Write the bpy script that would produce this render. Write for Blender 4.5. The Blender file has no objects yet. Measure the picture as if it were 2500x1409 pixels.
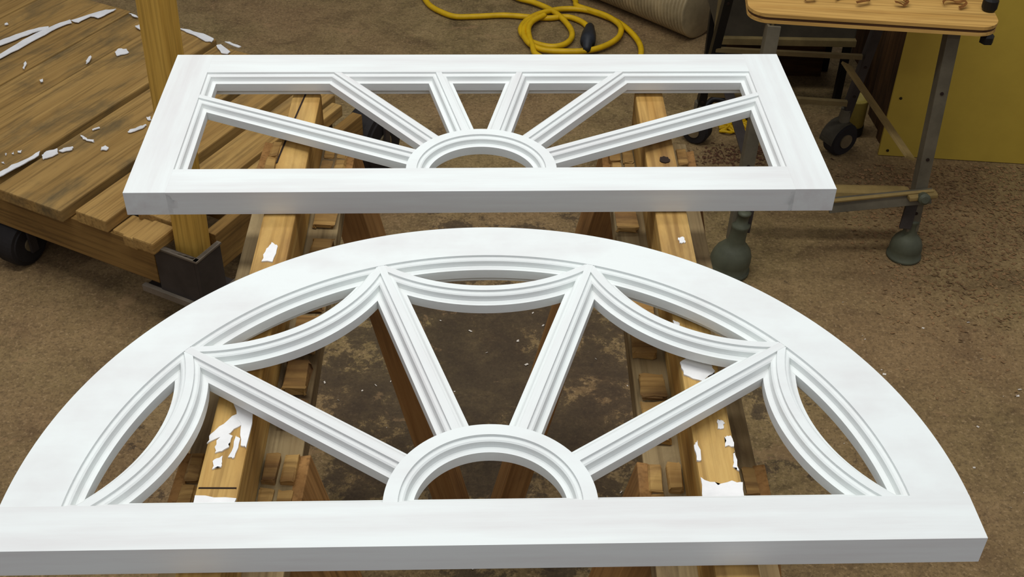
import bpy, bmesh, math, random
from mathutils import Vector, Matrix
random.seed(7)
C = bpy.context.scene.collection
S = 0.76            # layout unit -> metres
FL = -1.10          # floor level in layout units (0 = upper face of the two sashes)
def P3(x, y, z=0.0): return Vector((x*S, y*S, (z-FL)*S))

# ------------------------------------------------------------------ camera, world, lights, exposure
cam = bpy.data.cameras.new('camera'); cam.sensor_width = 36; cam.lens = 2875.5/2500*36
co = bpy.data.objects.new('camera', cam); C.objects.link(co)
fw = Vector((0, .78140, -.62403)); rt = Vector((.99979, .01289, .01614)); up = rt.cross(fw); rt = fw.cross(up)
M = Matrix((rt, up, -fw)).transposed().to_4x4(); M.translation = P3(0, 0, 1.0)
co.matrix_world = M
cam.clip_start = .02
bpy.context.scene.camera = co
sc = bpy.context.scene
sc.view_settings.view_transform = 'Standard'; sc.view_settings.look = 'None'
sc.view_settings.gamma = 1; sc.view_settings.use_curve_mapping = False
sc.view_settings.exposure = 0.0
w = bpy.data.worlds.new('world'); sc.world = w; w.use_nodes = True
w.node_tree.nodes['Background'].inputs[0].default_value = (.92, .93, 1.06, 1)
w.node_tree.nodes['Background'].inputs[1].default_value = .30
def area(name, loc, size, power, target, col=(1, 1, .97)):
    l = bpy.data.lights.new(name, 'AREA'); l.shape = 'RECTANGLE'; l.size, l.size_y = size; l.energy = power; l.color = col
    o = bpy.data.objects.new(name, l); C.objects.link(o); o.location = loc
    o.rotation_euler = (Vector(target)-Vector(loc)).to_track_quat('-Z', 'Y').to_euler()
area('fluorescent_or_fill', (-.2, 1.25, 2.75), (2.4, .30), 31, (-.2, 1.25, 0))
area('fluorescent_or_fill', (-.4, 2.55, 2.75), (2.4, .30), 17, (-.4, 2.4, 0))
area('fluorescent_or_fill', (.3, -.9, 2.75), (2.4, .30), 17, (.3, -.9, 0))  # added fill behind the camera, brightens the front faces and yellow panel

# ------------------------------------------------------------------ materials
class NT:
    def __init__(s, name):
        s.m = bpy.data.materials.new(name); s.m.use_nodes = True; s.t = s.m.node_tree; s.n = s.t.nodes
        s.b = s.n['Principled BSDF']; s.tc = s.n.new('ShaderNodeTexCoord')
    def L(s, a, b): s.t.links.new(a, b)
    def mapping(s, scale, loc=(0, 0, 0), rnd=False):
        mp = s.n.new('ShaderNodeMapping'); mp.inputs['Scale'].default_value = scale; mp.inputs['Location'].default_value = loc
        src = s.tc.outputs['Object']
        if rnd:
            oi = s.n.new('ShaderNodeObjectInfo'); mu = s.n.new('ShaderNodeMath'); mu.operation = 'MULTIPLY'; mu.inputs[1].default_value = 37.0
            s.L(oi.outputs['Random'], mu.inputs[0]); ad = s.n.new('ShaderNodeVectorMath'); ad.operation = 'ADD'
            s.L(src, ad.inputs[0]); s.L(mu.outputs[0], ad.inputs[1]); src = ad.outputs[0]
        s.L(src, mp.inputs[0]); return mp.outputs[0]
    def noise(s, vec, scale, detail=5, rough=.55, dist=0):
        n = s.n.new('ShaderNodeTexNoise'); n.inputs['Scale'].default_value = scale; n.inputs['Detail'].default_value = detail
        n.inputs['Roughness'].default_value = rough; n.inputs['Distortion'].default_value = dist; s.L(vec, n.inputs['Vector']); return n.outputs[0]
    def ramp(s, fac, stops, interp='LINEAR'):
        r = s.n.new('ShaderNodeValToRGB'); r.color_ramp.interpolation = interp; e = r.color_ramp.elements
        while len(e) < len(stops): e.new(.5)
        for i, (p, c) in enumerate(stops):
            e[i].position = p; e[i].color = (c, c, c, 1) if not hasattr(c, '__len__') else (*c, 1)
        s.L(fac, r.inputs[0]); return r.outputs[0]
    def mix(s, fac, a, b, mode='MIX'):
        m = s.n.new('ShaderNodeMix'); m.data_type = 'RGBA'; m.blend_type = mode
        for k, v in ((0, fac), (6, a), (7, b)):
            if hasattr(v, 'is_linked') or isinstance(v, bpy.types.NodeSocket): s.L(v, m.inputs[k])
            elif k == 0: m.inputs[0].default_value = v
            else: m.inputs[k].default_value = (*v, 1)
        return m.outputs[2]
    def bump(s, h, strength=.2, dist=.002):
        b = s.n.new('ShaderNodeBump'); b.inputs['Strength'].default_value = strength; b.inputs['Distance'].default_value = dist
        s.L(h, b.inputs['Height']); s.L(b.outputs[0], s.b.inputs['Normal'])
    def out(s, col, rough=.6, metal=0, spec=.3):
        if isinstance(col, bpy.types.NodeSocket): s.L(col, s.b.inputs['Base Color'])
        else: s.b.inputs['Base Color'].default_value = (*col, 1)
        s.b.inputs['Roughness'].default_value = rough; s.b.inputs['Metallic'].default_value = metal
        s.b.inputs['Specular IOR Level'].default_value = spec
        return s.m
def lin(r, g, b):
    f = lambda c: (c/255/12.92) if c/255 <= .04045 else ((c/255+.055)/1.055)**2.4
    return (f(r), f(g), f(b))

def mat_wood(name, light, dark, dirt=(.05, .04, .03), dirt_amt=.45, rough=.7, worn=.5):
    t = NT(name)
    g = t.noise(t.mapping((2.2, 34, 34), rnd=True), 1.0, 6, .6, .6)
    col = t.ramp(g, [(.3, dark), (.68, light)])
    ln = t.noise(t.mapping((5, 160, 160), rnd=True), 1.0, 3, .5)
    col = t.mix(t.ramp(ln, [(.48, 0.), (.68, .6)]), col, tuple(c*.55 for c in dark))
    big = t.noise(t.mapping((5, 11, 11), rnd=True), 1.0, 7, .65, .3)
    col = t.mix(t.ramp(big, [(worn, 0.), (worn+.22, dirt_amt)]), col, dirt)
    t.bump(ln, .25, .001)
    return t.out(col, rough, 0, .2)

def mat_paint(name, base, under, under_pos=.66, streak=(2.5, 55, 55), amt=.5):
    t = NT(name)
    st = t.noise(t.mapping(streak, rnd=True), 1.0, 5, .6)
    bl = t.noise(t.mapping((3, 14, 14), rnd=True), 1.0, 5, .65)
    ml = t.n.new('ShaderNodeMath'); ml.operation = 'ADD'; t.L(st, ml.inputs[0]); t.L(bl, ml.inputs[1])
    hf = t.n.new('ShaderNodeMath'); hf.operation = 'MULTIPLY'; hf.inputs[1].default_value = .5; t.L(ml.outputs[0], hf.inputs[0])
    col = t.mix(t.ramp(hf.outputs[0], [(under_pos-.14, 0.), (under_pos+.1, amt)]), base, under)
    t.bump(st, .12, .0006)
    return t.out(col, .45, 0, .35)

MW = mat_paint('white_primer', (.775, .818, .798), (.60, .56, .555), .55, amt=.55)
MWA = mat_paint('white_primer_curved', (.775, .818, .798), (.60, .56, .555), .57, streak=(14, 14, 14), amt=.45)
MBEAM = mat_wood('old_pine_beam', lin(200, 165, 98), lin(162, 119, 56), lin(112, 84, 54), .6, .62, .47)
MLEG = mat_wood('horse_leg_wood', lin(172, 130, 78), lin(136, 96, 52), lin(88, 64, 42), .6, .75, .5)
MGREY = mat_wood('weathered_flange', lin(165, 146, 108), lin(128, 106, 72), lin(70, 52, 38), .8, .8, .5)
MDIRTW = mat_wood('stained_block', lin(190, 154, 92), lin(146, 108, 60), lin(84, 58, 42), .85, .75, .46)
MPLANK = mat_wood('cart_plank', lin(172, 138, 80), lin(142, 110, 60), lin(86, 76, 54), .85, .75, .46)
MPLANK2 = mat_wood('cart_plank_fresh', lin(184, 148, 86), lin(152, 117, 64), lin(96, 80, 54), .7, .75, .5)
MFASC = mat_wood('cart_side_board', lin(150, 116, 62), lin(116, 86, 44), lin(64, 50, 32), .6, .8, .5)
MPOST = mat_wood('post_timber', lin(214, 172, 82), lin(188, 144, 60), lin(138, 104, 46), .35, .7, .62)
MPLY = mat_wood('plywood_top', lin(206, 164, 92), lin(182, 138, 70), lin(150, 104, 52), .5, .7, .6)
MPLYD = mat_wood('plywood_core', lin(104, 72, 40), lin(70, 46, 28), lin(40, 28, 20), .5, .8, .5)
MDARKW = mat_wood('dark_board', lin(92, 64, 34), lin(52, 34, 18), lin(26, 18, 12), .7, .8, .46)

def mat_plain(name, col, rough=.6, metal=0, var=.35, scale=14, spec=.3):
    t = NT(name); n = t.noise(t.mapping((1, 1, 1), rnd=True), scale, 6, .65)
    c = t.mix(t.ramp(n, [(.35, 0.), (.72, 1.)]), tuple(x*(1+var*.4) for x in col), tuple(x*(1-var) for x in col))
    return t.out(c, rough, metal, spec)
MIRON = mat_plain('dark_iron', lin(66, 60, 56), .55, .3)
MEDGE = mat_plain('worn_iron_edge', lin(118, 108, 94), .5, .3)
MRUB = mat_plain('black_rubber', lin(34, 30, 28), .75)
MSTEEL = mat_plain('painted_steel_leg', lin(100, 93, 76), .55, .1)
MSHELF = mat_plain('dusty_tube', lin(140, 118, 70), .8)
MBELL = mat_plain('green_bell', lin(82, 84, 66), .55, .1)
MYEL = mat_plain('yellow_panel', lin(186, 158, 60), .55, 0, .12, 5)
MYCAN = mat_plain('yellow_can', lin(168, 150, 70), .5)
MCORD = mat_plain('yellow_cord', lin(214, 172, 14), .45, 0, .2, 30)
MPLUG = mat_plain('black_plug', lin(38, 40, 44), .5)
MHOSE = mat_plain('grey_hose', lin(176, 158, 120), .6)
MMACH = mat_plain('machine_grey', lin(64, 58, 46), .6)
MBLK = mat_plain('machine_black', lin(20, 18, 15), .5)
MTRIM = mat_plain('machine_trim', lin(112, 96, 60), .6)
MSPLAT = mat_plain('dried_white_paint', (.80, .80, .79), .5, 0, .15, 25)
MCURL = mat_wood('wood_curl', lin(176, 124, 66), lin(140, 92, 44), dirt_amt=.2)
MHOLE = mat_plain('dark_hole', lin(40, 26, 16), .9)
MSAW = mat_plain('sawdust_flake', lin(142, 110, 74), .9, 0, .5, 8)
MSAWD = mat_plain('dark_shaving', lin(92, 62, 42), .9, 0, .5, 8)
MCHIP = mat_plain('paint_chip', lin(225, 215, 200), .7)
MSCREW = mat_plain('screw_head', lin(60, 50, 30), .5, .5)
MHUB = mat_plain('wheel_metal', lin(126, 112, 84), .5, .4)

def mat_floor():
    t = NT('concrete_floor'); v = t.mapping((1, 1, 1))
    fine = t.noise(v, 60, 8, .7); mid = t.noise(v, 9, 8, .68, .5); big = t.noise(v, 1.7, 5, .55)
    col = t.ramp(mid, [(.32, lin(96, 80, 50)), (.5, lin(134, 114, 74)), (.7, lin(156, 133, 90))])
    # ruddy sawdust film, broad
    col = t.mix(t.ramp(big, [(.42, 0.), (.62, .55)]), col, lin(138, 108, 76))
    # dark grime speckle
    col = t.mix(t.ramp(fine, [(.48, 0.), (.68, .5)]), col, lin(72, 56, 38))
    gr = t.noise(v, 170, 4, .7)
    col = t.mix(t.ramp(gr, [(.50, 0.), (.66, .55)]), col, lin(66, 50, 34))
    gl = t.noise(t.mapping((1, 1, 1), (5, 2, 1)), 130, 4, .7)
    col = t.mix(t.ramp(gl, [(.54, 0.), (.68, .6)]), col, lin(178, 150, 110))
    # peeling dark coating: crisp patches, strongest between the trestles
    pe = t.noise(t.mapping((1, 1, 1), (3.1, 1.7, 0)), 9, 14, .78, .15)
    g = t.n.new('ShaderNodeTexGradient'); g.gradient_type = 'SPHERICAL'
    mp = t.n.new('ShaderNodeMapping'); mp.inputs['Location'].default_value = (.05, -1.98, 0); mp.inputs['Scale'].default_value = (1.15, 1.15, 1)
    mp.vector_type = 'POINT'; t.L(t.tc.outputs['Object'], mp.inputs[0]); t.L(mp.outputs[0], g.inputs[0])
    ad = t.n.new('ShaderNodeMath'); ad.operation = 'MULTIPLY_ADD'; ad.inputs[1].default_value = .30; t.L(g.outputs[1], ad.inputs[0]); t.L(pe, ad.inputs[2])
    col = t.mix(t.ramp(ad.outputs[0], [(.64, 0.), (.675, .7), (.8, .85)]), col, lin(60, 49, 38))
    pale = t.noise(t.mapping((1, 1, 1), (9, 4, 0)), 7, 10, .7, .6)
    col = t.mix(t.ramp(pale, [(.60, 0.), (.64, .4)]), col, lin(160, 128, 90))
    t.bump(pe, .3, .003)
    return t.out(col, .8, 0, .25)
MFLOOR = mat_floor()
MWALL = mat_plain('block_wall', lin(150, 140, 110), .8, 0, .15, 3)

# ------------------------------------------------------------------ object helpers
def link(name, bm, mat, parent=None, mtx=None, smooth=False):
    me = bpy.data.meshes.new(name)
    bmesh.ops.recalc_face_normals(bm, faces=bm.faces[:])
    if smooth:
        for f in bm.faces: f.smooth = True
    bm.to_mesh(me); bm.free(); me.materials.append(mat)
    o = bpy.data.objects.new(name, me); C.objects.link(o)
    if mtx is None: mtx = Matrix()
    if parent is not None:
        o.parent = parent
        o.matrix_local = world_of(parent).inverted() @ mtx
    else: o.matrix_world = mtx
    return o
WM = {}
def world_of(o):
    m = o.matrix_basis.copy()
    while o.parent: o = o.parent; m = o.matrix_basis @ m
    return m
def thing(name, label, cat, loc, rz=0, group=None):
    o = bpy.data.objects.new(name, None); C.objects.link(o); o.empty_display_size = .05
    o.location = loc; o.rotation_euler = (0, 0, rz); o['label'] = label; o['category'] = cat
    if group: o['group'] = group
    return o
def tag(o, label, cat, group=None):
    o['label'] = label; o['category'] = cat
    if group: o['group'] = group
    return o
def frame(a, b, upv=(0, 0, 1)):
    """matrix with X along a->b, Z close to upv, origin at a"""
    x = (b-a).normalized(); z = Vector(upv); z = (z - x*z.dot(x)).normalized(); y = z.cross(x)
    m = Matrix((x, y, z)).transposed().to_4x4(); m.translation = a; return m
def box_bm(x0, x1, y0, y1, z0, z1, bev=.0):
    bm = bmesh.new(); r = bmesh.ops.create_cube(bm, size=1)
    for v in bm.verts: v.co = Vector((x0 if v.co.x < 0 else x1, y0 if v.co.y < 0 else y1, z0 if v.co.z < 0 else z1))
    if bev: bmesh.ops.bevel(bm, geom=bm.edges[:], offset=bev, segments=2, affect='EDGES', profile=.6)
    return bm
def board(name, a, b, wid, th, mat, parent, upv=(0, 0, 1), bev=.0015, top=True, warp=0):
    """a,b: layout points on the upper-face centreline; wid, th in layout units"""
    A, B = P3(*a), P3(*b); L = (B-A).length
    bm = box_bm(0, L, -wid*S/2, wid*S/2, (-th*S if top else -th*S/2), (0 if top else th*S/2), bev)
    if warp:
        for v in bm.verts: v.co.z += warp*math.sin(v.co.x*9+v.co.y*5)
    return link(name, bm, mat, parent, frame(A, B, upv))
def prism_bm(pts, z0, z1):
    bm = bmesh.new(); lo = [bm.verts.new((x, y, z0)) for x, y in pts]; hi = [bm.verts.new((x, y, z1)) for x, y in pts]
    n = len(pts); bm.faces.new(lo); bm.faces.new(hi)
    for i in range(n): bm.faces.new((lo[i], lo[(i+1) % n], hi[(i+1) % n], hi[i]))
    return bm
def lathe_bm(prof, seg=28):
    bm = bmesh.new(); rings = []
    for r, z in prof:
        rings.append([bm.verts.new((r*math.cos(2*math.pi*i/seg), r*math.sin(2*math.pi*i/seg), z)) for i in range(seg)])
    for a, b in zip(rings, rings[1:]):
        for i in range(seg): bm.faces.new((a[i], a[(i+1) % seg], b[(i+1) % seg], b[i]))
    bm.faces.new(rings[0]); bm.faces.new(rings[-1]); return bm
def catmull(pts, k=8):
    out = []; n = len(pts)
    for i in range(n-1):
        p0, p1, p2, p3 = pts[max(i-1, 0)], pts[i], pts[i+1], pts[min(i+2, n-1)]
        for j in range(k):
            t = j/k
            out.append(.5*((2*p1)+(p2-p0)*t+(2*p0-5*p1+4*p2-p3)*t*t+(3*p1-p0-3*p2+p3)*t**3))
    out.append(pts[-1]); return out
def tube_into(bm, pts, rad, seg=8):
    rings = []; n = len(pts)
    for i, p in enumerate(pts):
        d = (pts[min(i+1, n-1)]-pts[max(i-1, 0)]).normalized()
        u = Vector((0, 0, 1)) if abs(d.z) < .95 else Vector((1, 0, 0))
        s = d.cross(u).normalized(); t = s.cross(d); r = rad(i) if callable(rad) else rad
        rings.append([bm.verts.new(p+s*r*math.cos(2*math.pi*k/seg)+t*r*math.sin(2*math.pi*k/seg)) for k in range(seg)])
    for a, b in zip(rings, rings[1:]):
        for k in range(seg): bm.faces.new((a[k], a[(k+1) % seg], b[(k+1) % seg], b[k]))
    bm.faces.new(rings[0]); bm.faces.new(rings[-1])
def jag(outline, amp, k=5):
    pts = []; n = len(outline)
    for i in range(n):
        a, b = Vector(outline[i]), Vector(outline[(i+1) % n])
        for j in range(k):
            p = a.lerp(b, j/k); pts.append((p.x+random.uniform(-amp, amp), p.y+random.uniform(-amp, amp)))
    return pts
def splat(outline, z, parent, amp=.004, name='paint_smear', mat=None, th=.0012, k=4):
    """thin crust of dried paint on a level face, outline in layout units"""
    th += random.uniform(0, .0005)
    bm = prism_bm([(x*S, y*S) for x, y in jag(outline, amp, k)], (z-FL)*S-.0005, (z-FL)*S+th)
    bmesh.ops.triangulate(bm, faces=[f for f in bm.faces if len(f.verts) > 4])
    return link(name, bm, mat or MSPLAT, parent)

# ------------------------------------------------------------------ setting
bm = box_bm(-4.5, 4.5, -1.5, 6.0, -.1, 0); o = link('floor', bm, MFLOOR); o['kind'] = 'structure'
bm = box_bm(-4.5, 4.5, 6.0, 6.15, -.1, 3.0); o = link('wall_back', bm, MWALL); o['kind'] = 'structure'

# ------------------------------------------------------------------ sash joinery
STK = [(0, 0), (.0005, -.0032), (.0016, -.0036), (.0046, -.0042), (.0066, -.0056), (.0075, -.0098), (.0086, -.0128), (.0104, -.0136), (.0156, -.0143)]
SW = STK[-1][0]
def section(half_l, half_r, stick_l, stick_r, bottom, dz=0):
    """closed cross-section (t, z): flat upper face from -half_l to half_r with a moulded edge on the chosen sides"""
    L = [(-half_l-w, z) for w, z in STK] if stick_l else [(-half_l, 0)]
    R = [(half_r+w, z) for w, z in STK] if stick_r else [(half_r, 0)]
    lo = [(L[-1][0], bottom)]; ro = [(R[-1][0], bottom)]
    if bottom < -.035:                                       # glazing rebate under the moulded edge
        if stick_l: lo = [(L[-1][0]+.009, bottom), (L[-1][0]+.009, -.0285), (L[-1][0], -.0285)]
        if stick_r: ro = [(R[-1][0], -.0285), (R[-1][0]-.009, -.0285), (R[-1][0]-.009, bottom)]
    pts = lo + L[::-1] + R + ro
    return [(t, z+dz if z > -.02 else z) for t, z in pts]
def sweep_bm(frames, sec):
    bm = bmesh.new(); rings = []
    for o, n in frames: rings.append([bm.verts.new(Vector((o[0]+n[0]*t, o[1]+n[1]*t, z))*S) for t, z in sec])
    k = len(sec)
    for a, b in zip(rings, rings[1:]):
        for i in range(k): bm.faces.new((a[i], a[(i+1) % k], b[(i+1) % k], b[i]))
    bm.faces.new(rings[0]); bm.faces.new(rings[-1]); return bm
def bar(name, parent, a, b, sec, mat=MW):
    """straight moulded member from a to b in the sash plane; t is measured to the left of a->b"""
    a, b = Vector(a), Vector(b); L = (b-a).length; d = (b-a)/L
    bm = sweep_bm([((0, 0), (0, 1)), ((L, 0), (0, 1))], sec)
    m = Matrix.Rotation(math.atan2(d.y, d.x), 4, 'Z'); m.translation = Vector((a.x*S, a.y*S, 0))
    return link(name, bm, mat, parent, world_of(parent) @ m)
def ring(name, parent, c, r, a0, a1, sec, n=64, mat=None):
    """curved moulded member; t is measured outwards from radius r"""
    fr = []
    for i in range(n+1):
        a = a0+(a1-a0)*i/n; u = (math.cos(a), math.sin(a)); fr.append(((c[0]+u[0]*r, c[1]+u[1]*r), u))
    o = link(name, sweep_bm(fr, sec), mat or MWA, parent, world_of(parent))
    return o
T = .040; MB = -.0290; FLAT = .0050
# sash one: rectangular light with a six-spoke sunburst
W, D, st, rtp, rbt, hr = 1.0833, .4416, .0633, .0652, .0648, .1176
s1 = thing('sunburst_sash', 'white primed rectangular window sash with six sunburst bars, behind the arched one', 'window sash', P3(-.0461, 1.4879, 0), .0468)
h = W/2
def edge_bar(name, parent, a, b, width, bottom=-T, dz=0):
    """member whose moulded inner edge runs a->b (opening on the left), body of given width on the right"""
    return bar(name, parent, a, b, section(width, 0, False, True, bottom, dz))
edge_bar('stile', s1, (-h+st, D), (-h+st, 0), st)
edge_bar('stile', s1, (h-st, 0), (h-st, D), st)
edge_bar('top_rail', s1, (h-st, D-rtp), (-h+st, D-rtp), rtp, dz=-.0002)
edge_bar('bottom_rail', s1, (-h+st, rbt), (h-st, rbt), rbt, dz=-.0002)
hw = .0165
ring('hub', s1, (-.0024, rbt), hr-hw/2, -.06, math.pi+.06, section(hw/2, hw/2, True, False, MB, -.0004), 56)
for k in range(1, 7):
    a = math.pi*k/7; d = Vector((math.cos(a), math.sin(a)))
    tx = (h-st)/abs(d.x); ty = (D-rtp-rbt)/d.y; L = min(tx, ty)+.012
    c = Vector((-.0024, rbt))
    bar('spoke', s1, c+d*(hr-.004), c+d*L, section(FLAT, FLAT, True, True, MB, -.0006))

# sash two: half-round light with four spokes and five swags
s2 = thing('arched_sash', 'white primed half-round window sash with four spokes and swagged glazing bars, nearest the camera', 'window sash', P3(-.016, .8123, 0), .0434)
Ro, Ri, cy, yb, hF = .5383, .4714, .0435, .0615, .1197
edge_bar('bottom_rail', s2, (-.5381, yb), (.5381, yb), yb)
ring('arched_head', s2, (0, cy), Ri, -.005, math.pi+.005, section(0, Ro-Ri, True, False, -T, -.0002), 128)
ring('hub', s2, (0, yb), hF-hw/2, -.06, math.pi+.06, section(hw/2, hw/2, True, False, MB, -.0004), 56)
nodes = [Vector((Ri*math.cos(math.pi*k/5), cy+Ri*math.sin(math.pi*k/5))) for k in range(6)]
for k in range(1, 5):
    c = Vector((0, yb-.006)); d = (nodes[k]-c).normalized()
    bar('spoke', s2, c+d*(hF-.006+.006), nodes[k]+d*.012, section(FLAT, FLAT, True, True, MB, -.0006))
for k in range(5):
    a, b = nodes[k], nodes[k+1]; mid = (a+b)/2; out = (mid-Vector((0, cy))).normalized(); hc = (b-a).length/2; sg = .050
    R = (hc*hc+sg*sg)/(2*sg); cc = mid+out*(R-sg); base = math.atan2(-out.y, -out.x); half = math.asin(hc/R)+.02
    ring('curved_bar', s2, cc, R, base-half, base+half, section(FLAT, FLAT, True, True, MB, -.0008), 32)

# ------------------------------------------------------------------ sawhorses
def sawhorse(label, fx0, fy0, fx1, fy1, patches, cracks, side):
    """top beam centreline from near end (fx0,fy0) to far end (fx1,fy1)"""
    r = thing('sawhorse', label, 'sawhorse', P3((fx0+fx1)/2, (fy0+fy1)/2, FL))
    ax = Vector((fx1-fx0, fy1-fy0)).normalized()
    cx = lambda y: fx0+(fx1-fx0)*(y-fy0)/(fy1-fy0)
    top = -T-.0024
    bw = .050
    bm_ = board('beam', (fx0, fy0, top), (fx1, fy1, top), bw, .092, MBEAM, r, bev=.003)
    fz = top-.092
    board('flange', (cx(fy0+.05), fy0+.05, fz), (cx(fy1-.03), fy1-.03, fz), .148, .04, MGREY, r, bev=.002)
    for y in (1.008, 1.775):
        for s in (-1, 1):
            x = cx(y); ztop = top-.03 if y > 1.4 else top-.05
            # splayed leg: narrow edge to the front
            a = (x+s*(bw/2+.033), y, top-.094); dz = (FL-a[2]); b = (a[0]+s*.207*-dz, y, FL)
            A, B = P3(*a), P3(*b); m = frame(A, B, (s, 0, 0)); Lg = (B-A).length
            bm = box_bm(0, Lg, -.053*S, .053*S, -.026*S, .026*S, .0015)
            inv = m.inverted()
            for v in bm.verts:                                   # feet cut level with the floor
                if v.co.x > Lg*.5:
                    w_ = m @ v.co; k = w_.z/( -(m.to_3x3() @ Vector((1, 0, 0))).z ); v.co.x += k
            link('leg', bm, MLEG, r, m)
    # stained packing blocks with saw kerfs on the flange, beside the beam
    def blk(x0, x1, y0, y1, z0, z1):
        bm = box_bm(x0*S, x1*S, y0*S, y1*S, (z0-FL)*S, (z1-FL)*S, .002)
        for v in bm.verts: v.co += Vector((random.uniform(-1, 1), random.uniform(-1, 1), random.uniform(-1, 1)))*.0012
        ctr = sum((v.co for v in bm.verts), Vector())/len(bm.verts)
        for v in bm.verts: v.co -= ctr
        link('block', bm, MDIRTW, r, Matrix.Translation(ctr))
    for y0, y1 in ((.962, 1.056), (1.730, 1.832)):
        for s in (-1, 1):
            x = cx((y0+y1)/2); xi, xo = x+s*(bw/2+.003), x+s*.070; ym = y0+(y1-y0)*.46
            xm = (xi+xo)/2
            for xa, xb in ((xi, xm-s*.003), (xm+s*.003, xo)):
                for ya, yb_ in ((y0, ym-.004), (ym+.004, y1)):
                    blk(min(xa, xb), max(xa, xb), ya, yb_, fz-.035, fz+random.uniform(.002, .010))
    for i, y in enumerate((1.13, 1.20, 1.29, 1.38, 1.50, 1.60)):
        x = cx(y)+side*(.052+random.uniform(-.004, .004)); k = random.uniform(.020, .034)
        bm = box_bm(-.016*S, .016*S, -k*S, k*S, 0, random.uniform(.008, .022)*S, .002)
        for v in bm.verts: v.co += Vector((random.uniform(-1, 1), random.uniform(-1, 1), 0))*.003
        link('offcut', bm, MDIRTW, r, Matrix.Translation(P3(x, y, fz)))
    for p in patches: splat([(cx(y)+u, y) for u, y in p], top, r, .0014)
    for u0, y0, u1, y1, wd in cracks:
        a, b = P3(cx(y0)+u0, y0, top), P3(cx(y1)+u1, y1, top); L = (b-a).length
        bm = box_bm(0, L, -wd*S/2, wd*S/2, -.002, .0004); link('crack', bm, MHOLE, r, frame(a, b))
    return r
# patches: (offset from beam centreline, depth) outlines in layout units
LP = [[(-.024, .992), (-.024, 1.006), (-.006, 1.032), (.014, 1.052), (.020, 1.030), (.000, 1.010)],
      [(-.008, 1.070), (.008, 1.058), (.024, 1.068), (.024, .986), (.016, .990), (.013, 1.020), (.004, 1.040)],
      [(.006, .970), (.012, .968), (.014, 1.000), (.008, 1.004)],
      [(-.012, .975), (.002, .985), (.004, 1.005), (-.006, 1.01), (-.014, .995)],
      [(-.010, .950), (.000, .955), (-.002, .970), (-.012, .965)],
      [(-.024, .870), (.024, .870), (.024, .905), (-.024, .908)],
      [(-.010, 1.355), (.006, 1.355), (.008, 1.392), (-.002, 1.40), (-.008, 1.385)],
      [(.016, 1.14), (.023, 1.14), (.023, 1.19), (.017, 1.185)]]
LC = [(-.001, 1.86, -.014, 1.735, .003), (-.014, 1.735, -.024, 1.62, .003), (-.022, .921, .022, .922, .0022), (-.02, 1.24, .02, 1.243, .001)]
sawhorse('golden pine sawhorse under the left half of both window sashes', -.3305, .72, -.3715, 1.85, LP, LC, 1)
RP = [[(-.024, .905), (.024, .905), (.024, .945), (.012, .948), (-.004, .942), (-.024, .952)],
      [(-.023, 1.132), (.000, 1.118), (.018, 1.140), (.012, 1.160), (-.012, 1.166), (-.024, 1.156)],
      [(-.004, 1.09), (.020, 1.085), (.024, 1.112), (.010, 1.118)],
      [(.008, 1.035), (.016, 1.035), (.018, 1.047), (.010, 1.05)],
      [(.014, 1.005), (.024, 1.005), (.022, 1.022), (.015, 1.02)],
      [(.018, .972), (.024, .965), (.024, .998), (.020, .99)],
      [(-.024, .98), (-.019, .98), (-.020, 1.012), (-.024, 1.005)],
      [(-.024, 1.20), (-.016, 1.20), (-.018, 1.235), (-.024, 1.24)],
      [(.003, 1.42), (.013, 1.422), (.012, 1.436), (.004, 1.434)],
      [(.000, 1.345), (.012, 1.347), (.011, 1.356), (.000, 1.354)],
      [(-.015, 1.375), (-.009, 1.375), (-.008, 1.386), (-.014, 1.386)],
      [(-.024, .74), (.024, .745), (.024, .795), (-.024, .79)]]
RC = [(-.022, 1.762, .023, 1.763, .003), (-.021, 1.60, .024, 1.603, .002)]
right_horse = sawhorse('paint-spattered pine sawhorse under the right half of both window sashes', .2545, .72, .2385, 1.885, RP, RC, -1)

for hx, hy, ha, hb in ((.247, 1.652, .009, .010), (.262, 1.132, .006, .005)):
    splat([(hx+ha*math.cos(t*.785), hy+hb*math.sin(t*.785)) for t in range(8)], -T-.0024, right_horse, .001, 'knot_hole', MHOLE, .0010, 2)

# ------------------------------------------------------------------ platform cart
DK = -.80
A0 = Vector((-.908, 2.398)); E1 = Vector((-.8955, .445)); E2 = Vector((.445, .8955))
def dk(a, b): v = A0+E1*a+E2*b; return (v.x, v.y)
cart = thing('platform_cart', 'low wooden platform cart of worn paint-streaked planks on black wheels, left of the sashes', 'cart', P3(*dk(.6, .5), FL))
planks = [(1.325, 1.64, -.01, 1.02, 0), (.975, 1.318, 0, 1.015, 0), (.831, .971, .0, 1.0, 0), (.584, .823, .005, .985, 0), (.322, .558, .0, .955, 0), (.184, .288, .018, .93, 1), (.036, .150, .10, .865, 1), (-.020, .016, .30, .82, 1)]
for i, (a0, a1, b0, b1, fresh) in enumerate(planks):
    am = (a0+a1)/2; zo = random.uniform(-.004, .003)
    x0, y0 = dk(am, b0); x1, y1 = dk(am, b1)
    board('plank', (x0, y0, DK+zo), (x1, y1, DK+zo), a1-a0, .038, MPLANK2 if fresh else MPLANK, cart, bev=.003)
for a0, a1, b0, b1, zo in ((.012, .080, .0, .088, .0), (.082, .128, .012, .10, -.018), (.13, .18, .03, .11, -.03)):       # broken stubs beside the post
    am = (a0+a1)/2; x0, y0 = dk(am, b0); x1, y1 = dk(am, b1)
    board('plank_stub', (x0, y0, DK+zo), (x1, y1, DK+zo), a1-a0, .036, MPLANK2, cart, bev=.004)
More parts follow.
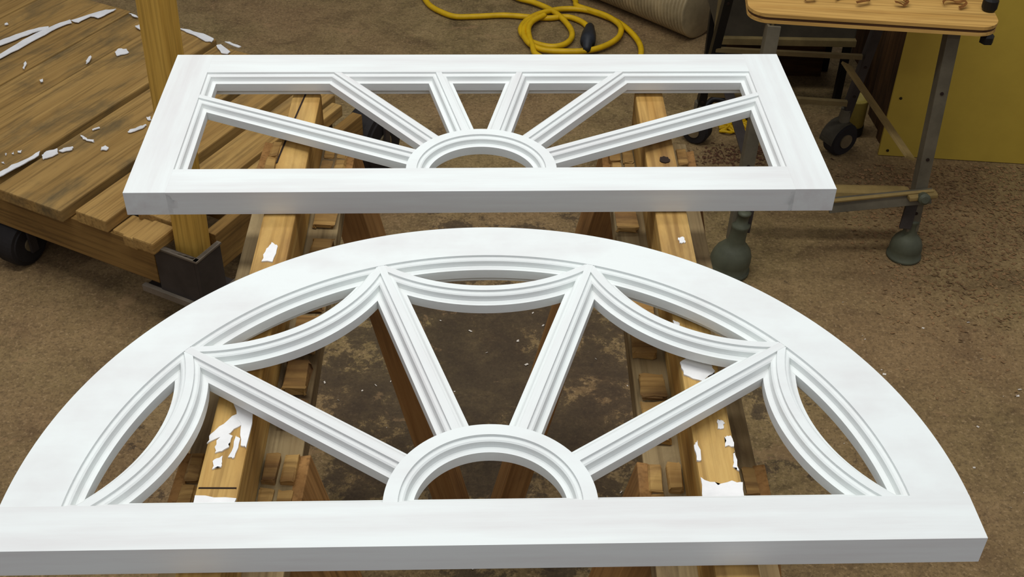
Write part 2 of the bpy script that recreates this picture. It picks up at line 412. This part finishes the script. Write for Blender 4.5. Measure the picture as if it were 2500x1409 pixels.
# side boards and cross joists
def cboard(name, a0, b0, a1, b1, z, wid, th, mat, **k):
    x0, y0 = dk(a0, b0); x1, y1 = dk(a1, b1); return board(name, (x0, y0, z), (x1, y1, z), wid, th, mat, cart, **k)
cboard('side_board', 1.62, .045, .045, .045, DK-.040, .034, .118, MFASC)
cboard('side_board', 1.62, .80, .02, .80, DK-.040, .034, .118, MFASC)
cboard('side_board', -.045, .15, -.045, .86, DK-.040, .034, .118, MFASC)
cboard('side_board', 1.60, .07, 1.60, .88, DK-.040, .034, .118, MFASC)
for b in (.32, .6): cboard('joist', 1.58, b, -.025, b, DK-.040, .06, .075, MFASC)
# iron post pocket at the near right corner, on a base angle
def cbox(name, a0, a1, b0, b1, z0, z1, mat, bev=.001):
    x, y = dk((a0+a1)/2, (b0+b1)/2); L, Wd = abs(a1-a0)*S, abs(b1-b0)*S
    bm = box_bm(-L/2, L/2, -Wd/2, Wd/2, (z0-z1)*S/2, (z1-z0)*S/2, bev)
    m = Matrix.Rotation(math.atan2(E1.y, E1.x), 4, 'Z'); m.translation = P3(x, y, (z0+z1)/2)
    return link(name, bm, mat, cart, m)
cbox('post_pocket', -.092, .040, .026, .038, DK-.175, DK-.030, MIRON)
cbox('post_pocket', -.104, -.092, .026, .118, DK-.175, DK-.030, MIRON)
cbox('pocket_rim', -.104, .030, .022, .036, DK-.036, DK-.030, MEDGE, .0005)
cbox('pocket_rim', -.106, -.092, .022, .122, DK-.036, DK-.030, MEDGE, .0005)
cbox('base_angle', -.106, .10, .016, .030, DK-.195, DK-.175, MEDGE, .0005)
cbox('base_angle', -.112, -.100, .016, .30, DK-.195, DK-.175, MEDGE, .0005)
cbox('base_plate', -.10, .10, .03, .16, DK-.195, DK-.185, MIRON)
cbox('shade_block', .40, 1.30, .11, .24, -1.02, DK-.115, MFASC)  # added block that keeps light out from under the deck
cbox('shade_block', .16, 1.50, .62, .72, -1.00, DK-.115, MFASC)  # second added block, darkens the space beneath the planks
def wheel(a, b, rad, wd):
    x, y = dk(a, b)
    prof = [(rad*.32, -wd/2), (rad*.78, -wd/2), (rad*.82, -wd*.46), (rad*.95, -wd*.44), (rad, -wd*.28), (rad, wd*.28), (rad*.95, wd*.44), (rad*.82, wd*.46), (rad*.78, wd/2), (rad*.32, wd/2)]
    bm = lathe_bm([(r_*S, z_*S) for r_, z_ in prof], 36)
    m = frame(P3(x, y, FL+rad), P3(x, y, FL+rad)+Vector((0, 0, 1)), (E1.x, E1.y, 0))
    o = link('wheel', bm, MRUB, cart, m, False)
    bm = lathe_bm([(rad*.30*S, -wd*.56*S), (rad*.30*S, wd*.56*S)], 20); link('wheel_hub', bm, MHUB, o, m)
    for s in (-1, 1):
        p = Vector((x, y))+E1*s*(wd*.5+.012)
        bm = box_bm(-.012*S, .012*S, -.004*S, .004*S, -.02*S, (DK-.12-FL-rad)*S if DK-.12-FL-rad > .02 else .03*S)
        mm = Matrix.Rotation(math.atan2(E2.y, E2.x), 4, 'Z'); mm.translation = P3(p.x, p.y, FL+rad)
        link('wheel_bracket', bm, MIRON, cart, mm)
wheel(.60, .06, .070, .08); wheel(-.03, .945, .115, .10); wheel(1.35, .16, .088, .07); wheel(1.35, .8, .088, .07)
# paint strokes on the planks (deck coordinates)
DP = [[(1.187, 0.62), (1.173, 0.688), (1.151, 0.748), (1.123, 0.785), (1.112, 0.77), (1.135, 0.723), (1.146, 0.662), (1.161, 0.595)],
      [(1.114, 0.55), (1.121, 0.637), (1.123, 0.729), (1.114, 0.804), (1.096, 0.856), (1.076, 0.842), (1.09, 0.789), (1.091, 0.706), (1.09, 0.615), (1.093, 0.53)],
      [(1.092, 0.851), (1.071, 0.912), (1.045, 0.97), (1.017, 0.993), (1.019, 0.949), (1.023, 0.91), (1.054, 0.908), (1.059, 0.851)],
      [(0.807, 0.749), (0.811, 0.772), (0.788, 0.782), (0.764, 0.769), (0.773, 0.748), (0.783, 0.73)],
      [(0.74, 0.983), (0.694, 0.988), (0.643, 0.989), (0.589, 0.978), (0.579, 0.957), (0.604, 0.95), (0.65, 0.965), (0.698, 0.972)],
      [(0.553, 0.945), (0.543, 0.957), (0.485, 0.93), (0.483, 0.915), (0.505, 0.909)],
      [(0.544, 0.976), (0.53, 0.984), (0.474, 0.975), (0.48, 0.966)],
      [(0.597, 0.053), (0.592, 0.098), (0.58, 0.148), (0.578, 0.189), (0.564, 0.172), (0.568, 0.121), (0.573, 0.08), (0.579, 0.035)],
      [(0.556, 0.176), (0.563, 0.196), (0.544, 0.224), (0.524, 0.206), (0.531, 0.175), (0.54, 0.163)],
      [(0.532, 0.216), (0.533, 0.233), (0.514, 0.251), (0.505, 0.238), (0.519, 0.218)],
      [(0.543, 0.311), (0.53, 0.31), (0.507, 0.302), (0.49, 0.307), (0.479, 0.3), (0.495, 0.296), (0.52, 0.298)],
      [(0.435, 0.388), (0.434, 0.405), (0.422, 0.432), (0.416, 0.448), (0.409, 0.434), (0.417, 0.409), (0.425, 0.388)],
      [(0.442, 0.288), (0.438, 0.3), (0.422, 0.296), (0.421, 0.282), (0.432, 0.278)],
      [(0.442, 0.477), (0.434, 0.487), (0.419, 0.473), (0.43, 0.468)],
      [(0.846, 0.664), (0.856, 0.693), (0.844, 0.686), (0.829, 0.657), (0.832, 0.646)],
      [(0.984, 0.528), (1.009, 0.564), (0.997, 0.558), (0.973, 0.522)],
      [(0.88, 0.495), (0.877, 0.505), (0.864, 0.494), (0.868, 0.486)],
      [(0.874, 0.923), (0.868, 0.94), (0.84, 0.928), (0.83, 0.912), (0.852, 0.914)],
      [(0.958, 0.99), (0.932, 0.989), (0.91, 0.98), (0.93, 0.976)],
      [(1.265, 0.727), (1.262, 0.738), (1.251, 0.731), (1.257, 0.721)],
      [(0.654, 0.132), (0.652, 0.138), (0.644, 0.13)],
      [(0.64, 0.142), (0.64, 0.152), (0.631, 0.143)],
      [(0.632, 0.159), (0.628, 0.168), (0.62, 0.16), (0.626, 0.155)],
      [(0.629, 0.095), (0.624, 0.102), (0.618, 0.094)],
      [(0.535, 0.349), (0.526, 0.37), (0.52, 0.365), (0.528, 0.348)]]
for p in DP: splat([dk(a, b) for a, b in p], DK+.004, cart, .0022, k=3)

# post standing in the pocket
post = tag(board('timber_post', (-.842, 2.472, DK-.17), (-.796, 2.470, .45), .068, .068, MPOST, None, upv=(.25, 1, 0), bev=.006, top=False), 'upright yellowish square timber post standing in the iron pocket of the plank cart', 'post')

# ------------------------------------------------------------------ bench with bell feet
bench = thing('folding_bench', 'small plywood-topped steel bench with bell-shaped dark feet, in front of the yellow cabinet', 'workbench', P3(.9, 3.05, FL))
TZ = -.335
f0, f1 = Vector((.598, 2.835)), Vector((1.236, 2.775)); ex = (f1-f0).normalized(); ey = Vector((-ex.y, ex.x)); Lx = (f1-f0).length
def rr(w_, d_, r_, n=8):
    pts = []
    for cx_, cy_, a0 in ((w_-r_, r_, -90), (w_-r_, d_-r_, 0), (r_, d_-r_, 90), (r_, r_, 180)):
        for i in range(n+1):
            a = math.radians(a0+90*i/n); pts.append((cx_+r_*math.cos(a), cy_+r_*math.sin(a)))
    return pts
for nm, z0, z1, mt, ins in (('top_ply', -.009, 0, MPLY, 0), ('core_ply', -.017, -.009, MPLYD, .002), ('bottom_ply', -.026, -.017, MPLY, .0005)):
    pts = [(x+ins*(1 if x < Lx/2 else -1), y+ins*(1 if y < .28 else -1)) for x, y in rr(Lx, .56, .055)]
    bm = prism_bm([(x*S, y*S) for x, y in pts], z0*S, z1*S)
    m = Matrix.Rotation(math.atan2(ex.y, ex.x), 4, 'Z'); m.translation = P3(f0.x, f0.y, TZ)
    link(nm, bm, mt, bench, m)
LT, LB_ = (.665, 2.815, TZ-.026), (.634, 2.735, FL+.16)
RT, RB_ = (1.140, 2.835, TZ-.026), (1.166, 2.812, FL+.16)
def angle_leg(a, b, wd=.034, mat=None):
    mat = mat or MSTEEL
    A, B = P3(*a), P3(*b); L = (B-A).length; m = frame(A, B, (0, -1, 0))
    bm = box_bm(0, L, -wd*S/2, wd*S/2, -.004*S, .004*S, .0006)
    o = link('leg', bm, mat, bench, m)
    bm = box_bm(0, L, -wd*S/2, -wd*S/2+.006*S, -.034*S, -.004*S); link('leg_flange', bm, mat, o, m)
    for k in (.30, .62, .80, .9):
        bm = bmesh.new(); bmesh.ops.create_cone(bm, cap_ends=True, segments=10, radius1=.005*S, radius2=.005*S, depth=.003)
        link('leg_hole', bm, MHOLE, o, m @ Matrix.Translation((L*k, 0, .004*S)))
angle_leg(LT, (.634, 2.735, FL+.10)); angle_leg(RT, (1.166, 2.812, FL+.10))
angle_leg((.655, 3.33, TZ-.026), (.613, 3.45, FL+.10), .026, MBLK); angle_leg((1.130, 3.30, TZ-.026), (1.085, 3.40, FL+.10), .026, MIRON)
def bell(x, y, sc_=1.0, tilt=0):
    prof = [(.060, 0), (.064, .004), (.063, .012), (.058, .014), (.0590, .042), (.0565, .060), (.050, .077), (.038, .092), (.029, .101), (.0255, .112), (.023, .150), (.026, .160), (.026, .168), (.017, .172), (.016, .20), (.019, .202), (.019, .208), (.012, .212)]
    bm = lathe_bm([(r_*S*sc_, z_*S*sc_) for r_, z_ in prof], 32)
    m = Matrix.Translation(P3(x, y, FL)) 
    for v in bm.verts: v.co.x += tilt*v.co.z
    return link('bell_foot', bm, MBELL, bench, m, True)
bell(.627, 2.735, 1.0, .12); bell(1.166, 2.825, .80, .0)
# clamp hardware and bars low on the front legs
board('front_tube', (.655, 2.86, -.885), (1.15, 2.86, -.885), .050, .040, MSHELF, bench, bev=.012)
board('lever_bar', (.90, 2.780, -.895), (1.190, 2.800, -.868), .046, .008, MSTEEL, bench, upv=(0, -1, .25), bev=.0006)
board('lever_lip', (.90, 2.780, -.876), (1.190, 2.802, -.848), .012, .006, MSHELF, bench, upv=(0, -.2, 1), bev=.0005)
board('pivot_bracket', (1.118, 2.79, -.86), (1.200, 2.80, -.852), .030, .014, MSHELF, bench, bev=.003)
bm = lathe_bm([(.017*S, -.012*S), (.017*S, .006*S), (.010*S, .013*S)], 18); link('pivot_bolt', bm, MBELL, bench, frame(P3(1.160, 2.776, -.862), P3(1.160, 2.776, -.862)+Vector((1, 0, 0)), (0, -1, .3)))
board('foot_bracket', (1.148, 2.815, -.87), (1.140, 2.80, -.985), .034, .01, MIRON, bench, upv=(0, -1, .2))
board('foot_bracket', (.665, 2.735, -.87), (.662, 2.732, -.962), .026, .02, MIRON, bench, upv=(0, -1, .2))
board('side_brace', (1.118, 2.84, -.765), (1.040, 3.36, -.745), .034, .008, MSHELF, bench, upv=(.5, 0, 1), bev=.0008)
board('side_brace', (.655, 2.80, -.765), (.64, 3.40, -.745), .030, .008, MIRON, bench, upv=(0, 0, 1), bev=.0008)
board('rear_bar', (.63, 3.40, -.72), (1.085, 3.36, -.715), .012, .016, MTRIM, bench, bev=.001)
board('rear_shelf', (.63, 3.43, -.893), (1.08, 3.39, -.897), .016, .018, MTRIM, bench, bev=.001)
def caster(x, y, r_, ang):
    bm = lathe_bm([(a*S, z*S) for a, z in ((r_*.3, -.026), (r_*.86, -.026), (r_, -.017), (r_, .017), (r_*.86, .026), (r_*.3, .026))], 26)
    d = Vector((math.cos(ang), math.sin(ang), 0)); m = frame(P3(x, y, FL+r_), P3(x, y, FL+r_)+Vector((0, 0, 1)), d)
    o = link('caster_wheel', bm, MRUB, bench, m)
    bm = lathe_bm([(r_*.42*S, -.031*S), (r_*.42*S, .031*S)], 18); link('wheel_hub', bm, MHUB, o, m)
    bm = bmesh.new()                                            # curved fork over the wheel
    pr = []
    for i in range(13):
        a = math.radians(-10+i*100/12); pr.append((math.sin(a)*r_*1.14*S, math.cos(a)*r_*1.14*S))
    for s in (-1, 1):
        for u, v in pr: bm.verts.new((v, u, s*.03*S))
    bm.verts.ensure_lookup_table(); n = len(pr)
    for i in range(n-1): bm.faces.new((bm.verts[i], bm.verts[i+1], bm.verts[n+i+1], bm.verts[n+i]))
    bmesh.ops.solidify(bm, geom=bm.faces[:], thickness=.003)
    link('caster_fork', bm, MSTEEL, bench, m)
    bm = lathe_bm([(.018*S, 0), (.018*S, .05*S)], 14); link('caster_stem', bm, MSTEEL, bench, Matrix.Translation(P3(x, y, FL+r_*2.05)))
caster(1.085, 3.40, .058, math.radians(-60)); caster(.612, 3.455, .050, math.radians(-120))
bm = lathe_bm([(.016*S, 0), (.020*S, .008*S), (.020*S, .030*S), (.012*S, .034*S)], 14); link('clamp_knob', bm, MBLK, bench, Matrix.Translation(P3(1.232, 2.88, TZ)))
bm = lathe_bm([(.008*S, -.03*S), (.018*S, -.026*S), (.018*S, -.008*S), (.010*S, 0)], 6); link('clamp_knob', bm, MBLK, bench, Matrix.Translation(P3(1.215, 2.80, TZ-.026)))

# curled shavings lying along the bench top
for i, (t_, d_, a_, n_, ln) in enumerate(((.12, .075, .2, 'thin curled wood shaving on the bench top, leftmost', .10), (.245, .055, -.5, 'largest curled wood shaving on the bench top, tip towards its front edge', .14), (.36, .082, .1, 'flat wood shaving on the middle of the bench top', .11), (.52, .070, -.4, 'short curled wood shaving on the bench top, nearest the black knob', .10))):
    p = f0+ex*t_+ey*(d_+.035); bm = bmesh.new(); L = []
    for j in range(15):
        q = j/14; a = a_+q*2.4*(1 if i % 2 else -.6); r_ = ln*(.35+.25*q)
        for s in (-1, 1):
            L.append(bm.verts.new(((r_*math.cos(a*1.6)+q*ln*.5)*S, (r_*math.sin(a*1.6)*.5+s*.007)*S, (.003+.010*abs(math.sin(q*6+i)))*S)))
    for j in range(14): bm.faces.new((L[2*j], L[2*j+1], L[2*j+3], L[2*j+2]))
    bmesh.ops.solidify(bm, geom=bm.faces[:], thickness=.0012)
    tag(link('wood_shaving', bm, MCURL, None, Matrix.Translation(P3(p.x, p.y, TZ)+Vector((0, 0, .001)))), n_, 'wood shaving', 'curled shavings on the bench top')

# ------------------------------------------------------------------ yellow cabinet
cab = thing('yellow_cabinet', 'tall cabinet with a screwed yellow front panel and dark board side, at the right edge', 'cabinet', P3(1.62, 3.7, FL))
p0, p1 = Vector((1.219, 3.386)), Vector((1.98, 3.326)); cxn = (p1-p0).normalized(); cyn = Vector((-cxn.y, cxn.x))
def cabbox(name, u0, u1, v0, v1, z0, z1, mat, bev=.001, parent=None):
    c = p0+cxn*(u0+u1)/2+cyn*(v0+v1)/2
    bm = box_bm((u0-u1)/2*S, (u1-u0)/2*S, (v0-v1)/2*S, (v1-v0)/2*S, (z0-z1)/2*S, (z1-z0)/2*S, bev)
    m = Matrix.Rotation(math.atan2(cxn.y, cxn.x), 4, 'Z'); m.translation = P3(c.x, c.y, (z0+z1)/2)
    return link(name, bm, mat, parent or cab, m)
front = cabbox('front_panel', 0, .763, 0, .012, FL+.002, .35, MYEL)
cabbox('cabinet_body', .030, .763, .012, .78, FL, .34, MDARKW)
vv = .014
for k, wd in enumerate((.11, .16, .14, .17, .15)):
    c = p0+cxn*.018+cyn*(vv+wd/2)
    board('side_panel', (c.x, c.y, FL), (c.x, c.y, .34), wd-.010, .018+.006*(k % 2), MDARKW, cab, upv=(-1, -.08, 0), bev=.002); vv += wd
for z in (-1.078, -.88, -.624, -.37):
    bm = bmesh.new(); bmesh.ops.create_cone(bm, cap_ends=True, segments=12, radius1=.0055*S, radius2=.0045*S, depth=.004)
    q = p0+cxn*.028; m = frame(P3(q.x, q.y, z), P3(q.x, q.y, z)+Vector((1, 0, 0)), (-cyn.x, -cyn.y, 0))
    link('screw', bm, MSCREW, cab, m)

# yellow can on the floor beside the cabinet
can = thing('yellow_can', 'short yellow can standing on a dark base against the board side of the yellow cabinet', 'can', P3(1.158, 3.535, FL))
bm = lathe_bm([(.040*S, 0), (.040*S, .034*S), (.034*S, .036*S)], 24); link('can_base', bm, MBLK, can, Matrix.Translation(P3(1.158, 3.535, FL)))
bm = lathe_bm([(.038*S, .034*S), (.038*S, .128*S), (.040*S, .130*S), (.040*S, .136*S), (.033*S, .136*S), (.033*S, .118*S)], 28); link('can_body', bm, MYCAN, can, Matrix.Translation(P3(1.158, 3.535, FL)), True)

# ------------------------------------------------------------------ dark machine on its stand
mc = thing('shop_machine', 'dark sheet-metal shop machine on legs behind the bench, with the grey hose at its side', 'machine', P3(.9, 4.0, FL))
def mbox(name, x0, x1, y0, y1, z0, z1, mat, bev=.001):
    c = P3((x0+x1)/2, (y0+y1)/2, (z0+z1)/2); bm = box_bm((x0-x1)/2*S, (x1-x0)/2*S, (y0-y1)/2*S, (y1-y0)/2*S, (z0-z1)/2*S, (z1-z0)/2*S, bev)
    return link(name, bm, mat, mc, Matrix.Translation(c))
mbox('housing', .690, 1.165, 3.72, 4.0, -.845, .15, MMACH, .004)
mbox('rear_post', .70, .73, 3.97, 4.0, FL, -.845, MBLK)
mbox('front_post', .70, .725, 3.722, 3.75, FL, -.845, MBLK)
mbox('rear_post', 1.135, 1.165, 3.97, 4.0, FL, -.845, MBLK)
mbox('front_post', 1.135, 1.160, 3.722, 3.75, FL, -.845, MBLK)
mbox('shade_panel', .735, 1.13, 3.93, 3.96, FL, -.85, MDARKW)  # dark sheet added to stand in for the shade under the housing
mbox('corner_trim', .676, .690, 3.70, 3.73, -.862, .15, MTRIM)
mbox('bottom_lip', .690, 1.165, 3.700, 3.722, -.862, -.838, MTRIM)
mbox('panel_seam', .868, .876, 3.712, 3.721, -.838, .15, MTRIM)
board('tilt_rod', (.88, 3.80, -.86), (.93, 3.55, -1.09), .010, .010, MIRON, mc, top=False)

# corrugated hose
hs = []
a, b = Vector((.135, 4.76)), Vector((.70, 4.215)); d = (b-a).normalized(); n = Vector((-d.y, d.x)); 
for i in range(285):
    q = i/284; p = a.lerp(b, q)+n*(.010+.014*math.sin(q*2.2)); hs.append(P3(p.x, p.y, FL+.128))
bm = bmesh.new(); tube_into(bm, hs, lambda i: (.120+.0065*math.cos(i*2*math.pi/6))*S, 40)
tag(link('flexible_hose', bm, MHOSE, None, None, True), 'fat grey corrugated hose lying on the floor beside the dark machine', 'hose')

# ------------------------------------------------------------------ yellow extension cord
K = 1/2875.5
def fp(px, py):                                                 # floor point for a measured direction
    d = fw + rt*((px-1250)*K) - up*((py-704.5)*K); t = (FL+.012-1.0)/d.z; return Vector((d.x*t, d.y*t))
runs = [[(1030, -14), (1040, 3), (1052, 16), (1075, 29), (1110, 41), (1160, 41), (1230, 38), (1290, 42), (1340, 45), (1385, 42), (1420, 54), (1440, 72)],
        [(1240, -12), (1268, 0), (1300, 8), (1335, 22), (1358, 36), (1378, 54), (1395, 78), (1394, 98), (1376, 112), (1345, 117), (1310, 110), (1285, 98), (1272, 82), (1274, 66), (1292, 48), (1325, 34), (1372, 25), (1425, 27), (1470, 40), (1510, 58), (1540, 82), (1560, 108), (1565, 132), (1556, 155), (1520, 172)],
        [(1394, -10), (1405, 8), (1408, 19), (1440, 30), (1480, 44), (1508, 62), (1516, 78), (1508, 98), (1480, 116), (1440, 128), (1390, 131), (1330, 128), (1298, 116), (1280, 96), (1279, 74), (1296, 56), (1330, 44)],
        [(1330, 44), (1302, 58), (1290, 76), (1292, 98), (1300, 120), (1308, 140), (1350, 156), (1420, 160), (1520, 172)]]
cord = thing('extension_cord', 'loosely coiled yellow extension cord with a black plug on the floor beyond the sashes', 'extension cord', P3(*fp(1400, 80), FL))
bm = bmesh.new()
for i, r_ in enumerate(runs):
    pts = [P3(*fp(*q), FL+.0135+.004*i) for q in r_]; tube_into(bm, catmull(pts, 6), .0115*S, 8)
link('cable', bm, MCORD, cord, None, True)
a, b = P3(*fp(1440, 72), FL+.02), P3(*fp(1432, 130), FL+.02)
bm = lathe_bm([(.010*S, 0), (.018*S, .02*S), (.022*S, .05*S), (.028*S, .085*S), (.030*S, .12*S), (.029*S, .15*S), (.020*S, .155*S), (.014*S, .21*S)], 16)
m = frame(a, b); m = m @ Matrix.Rotation(math.pi/2, 4, 'Y'); m.translation.z = .032*S
link('plug', bm, MPLUG, cord, m, True)

# yellow line and black strap bundled behind the bench legs
bd = thing('rope_bundle', 'small heap of yellow line under a black strap, behind the bench legs', 'rope', P3(.76, 3.56, FL))
bm = bmesh.new()
for k in range(16):
    ph = random.uniform(0, 6.28); pts = []
    for j in range(9):
        q = j/8; pts.append(P3(.705+.125*q+random.uniform(-.004, .004), 3.55+.030*math.sin(q*5+ph)+.028*(k/16-.5)*2+.01*q, FL+.008+.018*random.random()*math.sin(q*3.14)))
    tube_into(bm, catmull(pts, 4), .0050*S, 6)
link('line', bm, MCORD, bd, None, True)
bm = bmesh.new(); tube_into(bm, catmull([P3(.668, 3.66, FL+.01), P3(.70, 3.69, FL+.03), P3(.745, 3.66, FL+.035), P3(.80, 3.58, FL+.03), P3(.835, 3.52, FL+.01)], 6), .011*S, 8)
link('strap', bm, MBLK, bd, None, True)

# ------------------------------------------------------------------ loose sawdust and chips on the floor
def flakes(name, n, region, size, mat, label, cat):
    vs, fs = [], []
    for i in range(n):
        x, y = region(); s_ = size*random.uniform(.4, 1.5); a = random.uniform(0, 6.28); k = random.uniform(.25, .7)
        t1 = random.uniform(-.4, .4); b0 = len(vs); c_, sn = math.cos(a), math.sin(a); z0 = .0012
        for u, v, zz in ((-1, -k, 0), (1, -k, 0), (1.1, k, .35), (-.9, k, .35+t1*.3)):
            vs.append((x*S+(u*c_-v*sn)*s_, y*S+(u*sn+v*c_)*s_, z0+max(0, zz)*s_))
        fs.append((b0, b0+1, b0+2, b0+3))
    me = bpy.data.meshes.new(name); me.from_pydata(vs, [], fs); me.materials.append(mat)
    o = bpy.data.objects.new(name, me); C.objects.link(o); o['kind'] = 'stuff'; o['label'] = label; o['category'] = cat
def reg_saw():
    while True:
        x, y = random.uniform(1.02, 2.0), random.uniform(2.2, 3.33); 
        if random.random() < min(1, max(.06, (y-2.35)/.55))*min(1, max(.1, (x-.98)/.25)): return x, y
def reg_back(): return random.gauss(.76, .09), random.gauss(3.36, .035)
def reg_all(): return random.uniform(-.6, .6) if random.random() < .6 else random.uniform(.6, 1.9), random.uniform(1.35, 2.6)
flakes('sawdust', 5200, reg_saw, .0032, MSAW, 'scattered brown sawdust and wood flakes on the floor at the foot of the yellow cabinet', 'sawdust')
flakes('sawdust', 500, reg_back, .0030, MSAWD, 'dark band of shavings on the floor between the bench legs', 'sawdust')
flakes('floor_chips', 130, reg_all, .0026, MCHIP, 'tiny pale paint chips strewn over the brown concrete floor', 'debris')
